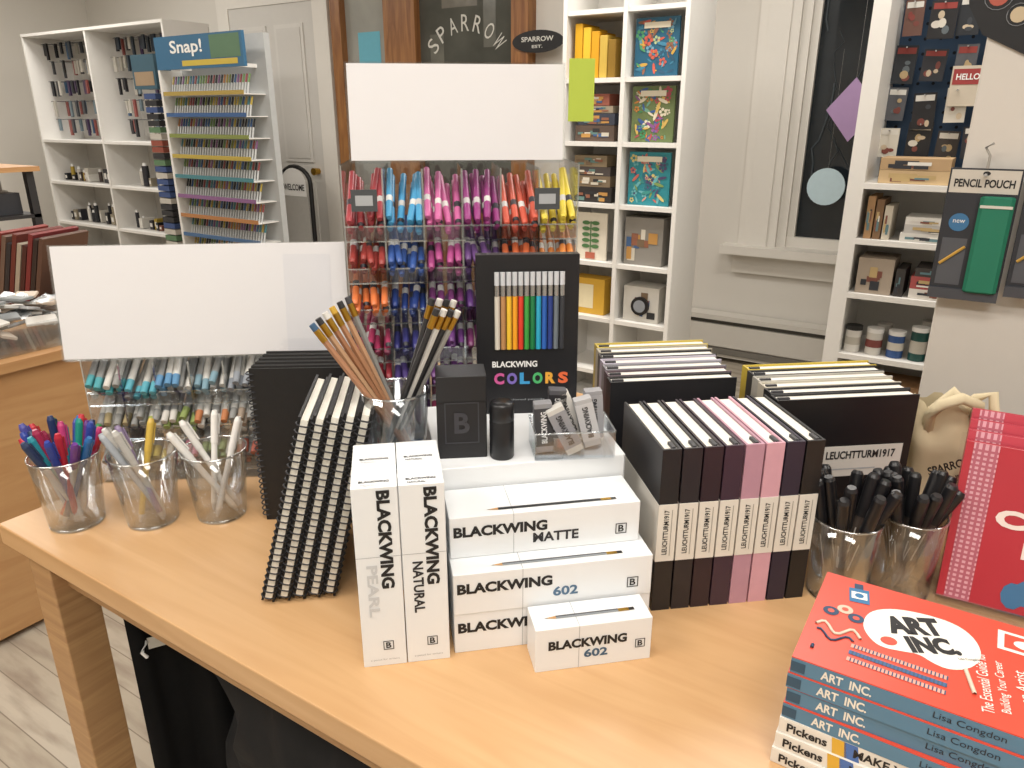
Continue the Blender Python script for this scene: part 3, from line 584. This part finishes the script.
for i in range(6): pencil(b,(.026-.002*i,-.010+.005*i,.006),(-.030+.003*i,-.018+.007*i,.095),['#a87a5c','#b08c6c','#986a4c','#a87a5a','#b89070','#8a8a88'][i],['#3a5a7a','#2a2a2c','#d8d6d0','#caa23c','#2a2a2c','#444448'][i])
for i in range(8): pencil(b,(-.022+.002*i,-.014+.004*i,.006),(.014+.005*(i%4),-.018+.005*i,.095),['#2a2a2c','#d9d7d2','#2a2a2c','#a5a39e','#2a2a2c','#dcdad6','#3a3a3e','#2a2a2c'][i],['#2a2a2c','#d8d6d0'][i%2])
b.done('graphite_pencils',D(-.139,.836,TZ+CZ+.0005))
# ---------------- spiral notebooks
def spiral(M,t=.016,w=.15,h=.28):
    b=MB(); K=P('#131315',.55,var=.2,scale=80,bump=.05)
    b.box(0,.0028,.003,w,0,h,K); b.box(t-.0028,t,.003,w,0,h,K); b.box(.0036,t-.0040,.004,w-.004,.003,h-.003,PAGE)
    n=int(h/.0088)
    for i in range(n):
        z=.008+i*(h-.016)/(n-1)
        b.tube([(t/2+(t/2+.0010)*math.cos(a),.004+.0075*math.sin(a),z) for a in [2*math.pi*k/10 for k in range(10)]],.0011,P('#3a3b3f',.35,.4),4,closed=True)
    b.done('spiral_notebook',M)
th=15.5
for i in range(5):
    spiral(D(-.303+i*.0178,.764+i*.003,TZ+.0155*math.sin(rad(th))+.0005,6)@R(th-.3*i,'Y'),.0158,.15,.245)
for i in range(5):
    spiral(D(-.362,.982+i*.0168,TZ+.0005,3)@R(-90),.0155,.155,.232)
# ---------------- hardcover notebooks
def notebook(M,col,t=.022,w=.145,h=.21,band='spine',text='LEUCHTTURM1917',page='#e6e3da'):
    b=MB(); C=P(col,.4,var=.08,scale=60); PG=P(page,.7,var=.06,scale=150)
    b.box(0,.0028,0,w,0,h,C); b.box(t-.0028,t,0,w,0,h,C); b.box(.0028,t-.0028,0,.003,0,h,C); b.box(.0030,t-.0030,.004,w-.003,.003,h-.0025,PG)
    b.box(t*.55,t*.55+.004,.004,.02,h-.0025,h+.001,P('#3a3a3e' if col!='#d9a9b8' else '#b06a80',.5))
    BD=P('#dedad1',.55,var=.03)
    if band=='spine':
        b.box(-.0003,t+.0003,-.0006,.0,.068,.142,BD); b.box(-.0003,0,-.0006,w,.068,.142,BD); b.box(t,t+.0003,-.0006,w,.068,.142,BD)
        b.text(text,.058,.0062,FR(t*.45,-.001,.106,90),INK,.02); b.rect(t*.72,t*.76,.075,.135,P('#9a968c',.5),T(0,-.001,0)@RX90)
    b.done('hardcover_notebook',M)
for i,c in enumerate(['#1c1c20','#232026','#2a1c26','#3a2838','#b58b9d','#cf9fae','#2a2336','#17171a']):
    a=rad(8.3); notebook(D(.166+i*.0243*math.cos(a),.752+i*.0243*math.sin(a),TZ,8.3),c,w=.15)
for i,c in enumerate(['#1a1a1e','#5a4a54','#8a8a92','#b8b2c2','#2a2a2e','#a7a090','#c6b04a']):
    notebook(D(.132,.99+i*.0275,TZ,7)@R(-90),c,t=.0245,w=.18,h=.213,band=None)
for i,c in enumerate(['#17171a','#1f1f23','#b9b3a4','#a9a69e','#26262a','#c3ab3a']):
    notebook(D(.345,.940+i*.0255,TZ,7)@R(-90),c,t=.0235,w=.20,h=.205,band=None)
b=MB(); b.box(0,.116,0,.0006,0,.045,P('#d4d1ca',.5)); b.text('LEUCHTTURM1917',.100,.012,FR(.056,-.0004,.032),INK,.03); b.rect(.01,.08,.010,.012,SEAM,T(0,-.0004,0)@RX90)
b.done('notebook_label_band',D(.4195,.9243,TZ+.090,7))
# ---------------- art book stack
def paper_block(b,x0,x1,y0,y1,z0,z1): b.box(x0,x1,y0,y1,z0,z1,P('#d9d5cc',.8,var=.15,scale=300))
def art_book(x,y,z,kind,rot):
    b=MB(); w,d,t=.225,.152,.0160
    if kind=='art':
        cv=P('#d24a36',.35,var=.04); sp=P('#557f9b',.4)
        b.box(0,w,0,d,t-.0012,t,cv); b.box(0,w,0,d,0,.0012,sp); b.box(0,w,-.0002,.0012,0,t-.0012,sp); paper_block(b,.001,w-.001,.0012,d-.001,.0012,t-.0012)
        b.text('ART  INC.',.040,.009,FR(.045,-.0006,t*.48),P('#e6e2d7',.5),.03); b.text('Lisa Congdon',.05,.008,FR(.135,-.0006,t*.48),P('#1f2a36',.5),.0); b.rect(.0,.012,.002,t-.004,P('#2f4f66',.5),T(0,-.0005,0)@RX90)
    else:
        cv=P('#dfdbd2',.4); b.box(0,w,0,d,t-.0012,t,cv); b.box(0,w,0,d,0,.0012,cv); b.box(0,w,-.0002,.0012,.0012,t-.0012,cv); paper_block(b,.001,w-.001,.0012,d-.001,.0012,t-.0012)
        b.text('Pickens',.034,.009,FR(.024,-.0006,t*.5),INK,.03); b.text('MAKE YOUR ART',.085,.009,FR(.105,-.0006,t*.5),INK,.03)
        for x0,c in ((.046,'#d6a93a'),(.056,'#4a6fb0'),(.152,'#c9622f'),(.17,'#4a6fb0'),(.185,'#d6a93a'),(.2,'#a0392b')):
            b.poly([(x0,.0),(x0+.012,.0),(x0+.009,t),(x0-.002,t)],P(c,.5),T(0,-.0004,0)@RX90)
    if kind=='art' and rot==0.5:
        Z=t+.0003; W=P('#eeeae0',.4); M=TOP(.093,.088,Z,8)
        pal=[(-.050,-.002),(-.044,.022),(-.024,.036),(.004,.039),(.030,.034),(.044,.016),(.046,-.010),(.034,-.030),(.018,-.038),(.006,-.034),(-.004,-.026),(-.016,-.028),(-.034,-.030),(-.044,-.020)]
        for _ in range(2):
            q=[]
            for i in range(len(pal)):
                a,c=pal[i],pal[(i+1)%len(pal)]; q+=[(a[0]*.75+c[0]*.25,a[1]*.75+c[1]*.25),(a[0]*.25+c[0]*.75,a[1]*.25+c[1]*.75)]
            pal=q
        pal.reverse(); b.poly(pal,W,M); K=P('#17171a',.5)
        MT=TOP(.093,.088,Z+.0003,27)
        b.text('ART',.048,.026,MT,K,.06,cx=-.002,cy=.016); b.text('INC.',.042,.023,MT,K,.06,cx=.004,cy=-.011); b.disc(-.032,-.008,.007,.006,cv,MT)
        b.text('Lisa Congdon',.018,.004,MT,K,0,cx=.028,cy=-.027)
        NV=P('#22405e',.5); BL=P('#2f6f9c',.5)
        M2=TOP(.034,.128,Z+.0002,10); b.rect(-.009,.009,-.016,.008,BL,M2); b.rect(-.004,.004,.008,.017,NV,M2); b.rect(-.007,.007,-.010,.002,W,TOP(.034,.128,Z+.0004,10)); b.disc(0,-.004,.004,.004,BL,TOP(.034,.128,Z+.0005,10))
        for k in range(3): b.disc(.016+.011*k,.085+.009*(k%2),.007,.007,P(['#22405e','#c9b9a5','#22405e'][k],.5),TOP(0,0,Z+.0002)); b.disc(.016+.011*k,.085+.009*(k%2),.003,.003,cv,TOP(0,0,Z+.0004))
        b.tube([(.008+.0035*k,.058+.007*math.sin(k*.9),Z+.0004) for k in range(12)],.0016,P('#d9c9b5',.5),4)
        b.tube([(.010+.0035*k,.046+.006*math.sin(k*.9+1),Z+.0004) for k in range(10)],.0012,NV,4)
        b.rect(.150,.190,.108,.138,W,TOP(0,0,Z)); b.rect(.155,.185,.112,.134,cv,TOP(0,0,Z+.0002)); b.disc(.170,.122,.008,.006,W,TOP(0,0,Z+.0004))
        for k in range(3):
            b.rect(.040,.115,.020+.010*k,.0255+.010*k,P(['#e9a08f','#3a5f8a','#e9a08f'][k],.5),TOP(0,0,Z+.0002,-1))
            for j in range(25): b.rect(.0425+j*.003,.0437+j*.003,.020+.010*k,.0255+.010*k,P('#3a506a',.5),TOP(0,0,Z+.0003,-1))
        MS=TOP(.160,.055,Z+.0003,97)
        for k,s in enumerate(['The Essential Guide for','Building Your Career','as an Artist']): b.text(s,.078-.012*k,.0090,MS,W,.0,cy=.019-.014*k)
        b.tube([(.128+.0006*k,.06-.0022*k,Z+.0006) for k in range(14)],.0018,P('#d9c9b5',.5),5)
        b.tube([(.012,.02+.0006*k,Z+.0004) for k in range(10)],.0015,NV,4)
    b.done('art_instruction_book',D(x,y,z,-33+rot))
z=TZ+.0005
for i in range(3): art_book(.236+.002*i,.531+.001*i,z,'make',-.5+.6*i); z+=.0163
for i in range(4): art_book(.2415+.0015*(i%2),.534,z,'art',0.5 if i==3 else [-.8,.9,.1][i]); z+=.0163
# ---------------- red hardcover books on stand
def red_book(M,front):
    b=MB(); w,h,t=.21,.190,.018; RD=P('#b0303c' if front else '#b8404f',.35,var=.04)
    b.box(0,w,0,.0030,0,h,RD); b.box(0,w,t-.0030,t,0,h,RD); b.box(0,.0030,.0030,t-.0030,0,h,RD); b.box(.0032,w-.003,.0032,t-.0032,.003,h-.001,P('#dfa4ac',.6))
    PK=P('#d9a4af',.5); PK2=P('#b0606f',.5)
    b.rect(.008,.034,0,h,PK,T(0,-.0004,0)@RX90)
    for k in range(31): b.rect(.008,.034,k*.006,k*.006+.0028,PK2,T(0,-.0007,0)@RX90)
    for k in range(4): b.rect(.010+k*.0065,.0128+k*.0065,0,h,PK2,T(0,-.0009,0)@RX90)
    b.text('COLOR',.150,.022,FR(.118,-.0006,.108),P('#e6d8d2',.5),.05); b.text('PLAY',.09,.02,FR(.12,-.0006,.075),P('#e6d8d2',.5),.03)
    BL=P('#3f6f98',.5)
    for k in range(7): b.disc(.075+.012*k,.02+.006*(k%3),.012,.016,BL,T(0,-.0006-.0001*k,0)@RX90,10)
    b.done('red_hardcover_book',M)
for i in range(4):
    red_book(D(.515+.0125*i,.773+.0195*i,TZ+.010+.006*i,-30)@R(-14,'X'),i==0)
b=MB(); b.box(-.01,.22,-.02,.12,0,.004,ACR); b.box(-.01,.22,-.02,-.016,.004,.02,ACR); b.add([(.0,.12,.004),(.21,.12,.004),(.21,.17,.16),(0,.17,.16)],[(0,1,2,3)],ACR); b.done('acrylic_book_stand',D(.515,.773,TZ,-30))
# ---------------- canvas bag
CV=P('#cdbf9f',.85,var=.12,scale=12,bump=.2)
b=MB(); n=28; rows=20; vs=[];fs=[]
for r in range(rows):
    z=.17*r/(rows-1); sc=1-.30*(z/.17)**1.5
    for i in range(n):
        a=2*math.pi*i/n; k=1+.28*noise.noise(Vector((math.cos(a)*2.2,math.sin(a)*2.2,z*22)))
        vs.append((math.cos(a)*.060*sc*k+.01*math.sin(z*30),math.sin(a)*.042*sc*k,z+.02*noise.noise(Vector((math.cos(a)*2,z*9,3)))*(r/rows)))
for r in range(rows-1):
    for i in range(n): fs.append((r*n+i,r*n+(i+1)%n,(r+1)*n+(i+1)%n,(r+1)*n+i))
fs.append(tuple(reversed(range(n)))); b.add(vs,fs,CV,True)
b.tube([(-.03,-.02,.13),(-.037,-.035,.16),(-.03,-.045,.18),(-.005,-.045,.19),(.02,-.04,.18),(.03,-.02,.14)],.008,CV,7); b.tube([(.0,.0,.13),(.03,-.01,.18),(.045,-.02,.19),(.05,-.03,.15)],.007,CV,7); b.tube([(-.02,.0,.15),(.0,-.01,.185),(.02,-.02,.16)],.01,CV,7)
b.text('SPARROW',.060,.013,T(-.005,-.054,.095)@RX90@R(22),INK,.03); b.text('ART SUPPLY',.060,.011,T(0,-.056,.075)@RX90@R(22),INK,.03)
b.done('canvas_pouch',D(.615,.985,TZ+.009,-8))
# ------------------------------------------------------------ lights
def area(x,y,z,sx,sy,e,col=(1,.95,.89)):
    l=bpy.data.lights.new('lamp','AREA'); l.shape='RECTANGLE'; l.size=sx; l.size_y=sy; l.energy=e*.77; l.color=col
    o=bpy.data.objects.new('ceiling_lamp',l); o.location=(x,y,z); scene.collection.objects.link(o)
    b=MB(); b.box(-sx/2-.02,sx/2+.02,-sy/2-.02,sy/2+.02,.01,.078,WHITE); b.done('ceiling_light_fixture',T(x,y,z))
for x,y,e in ((.1,.1,33),(.9,-.9,44),(-1.6,-.9,54),(-2.4,2.6,52),(-.6,2.7,50),(-5,1.4,64),(-6,3.0,42),(1.6,2.0,32)):
    area(x,y,2.92,1.4,.5,e)
w=bpy.data.worlds.new('world'); w.use_nodes=True; w.node_tree.nodes['Background'].inputs[0].default_value=(.05,.06,.09,1); w.node_tree.nodes['Background'].inputs[1].default_value=.5; scene.world=w
scene.view_settings.view_transform='Standard'
# ------------------------------------------------------------ camera
cd=bpy.data.cameras.new('camera'); cd.sensor_width=36; cd.lens=750/1024*36; cd.clip_start=.02
co=bpy.data.objects.new('camera',cd); co.location=(0,0,1.455); co.rotation_euler=(rad(90-19.6),0,rad(33)); scene.collection.objects.link(co); scene.camera=co
print('DONE',len(bpy.data.objects))
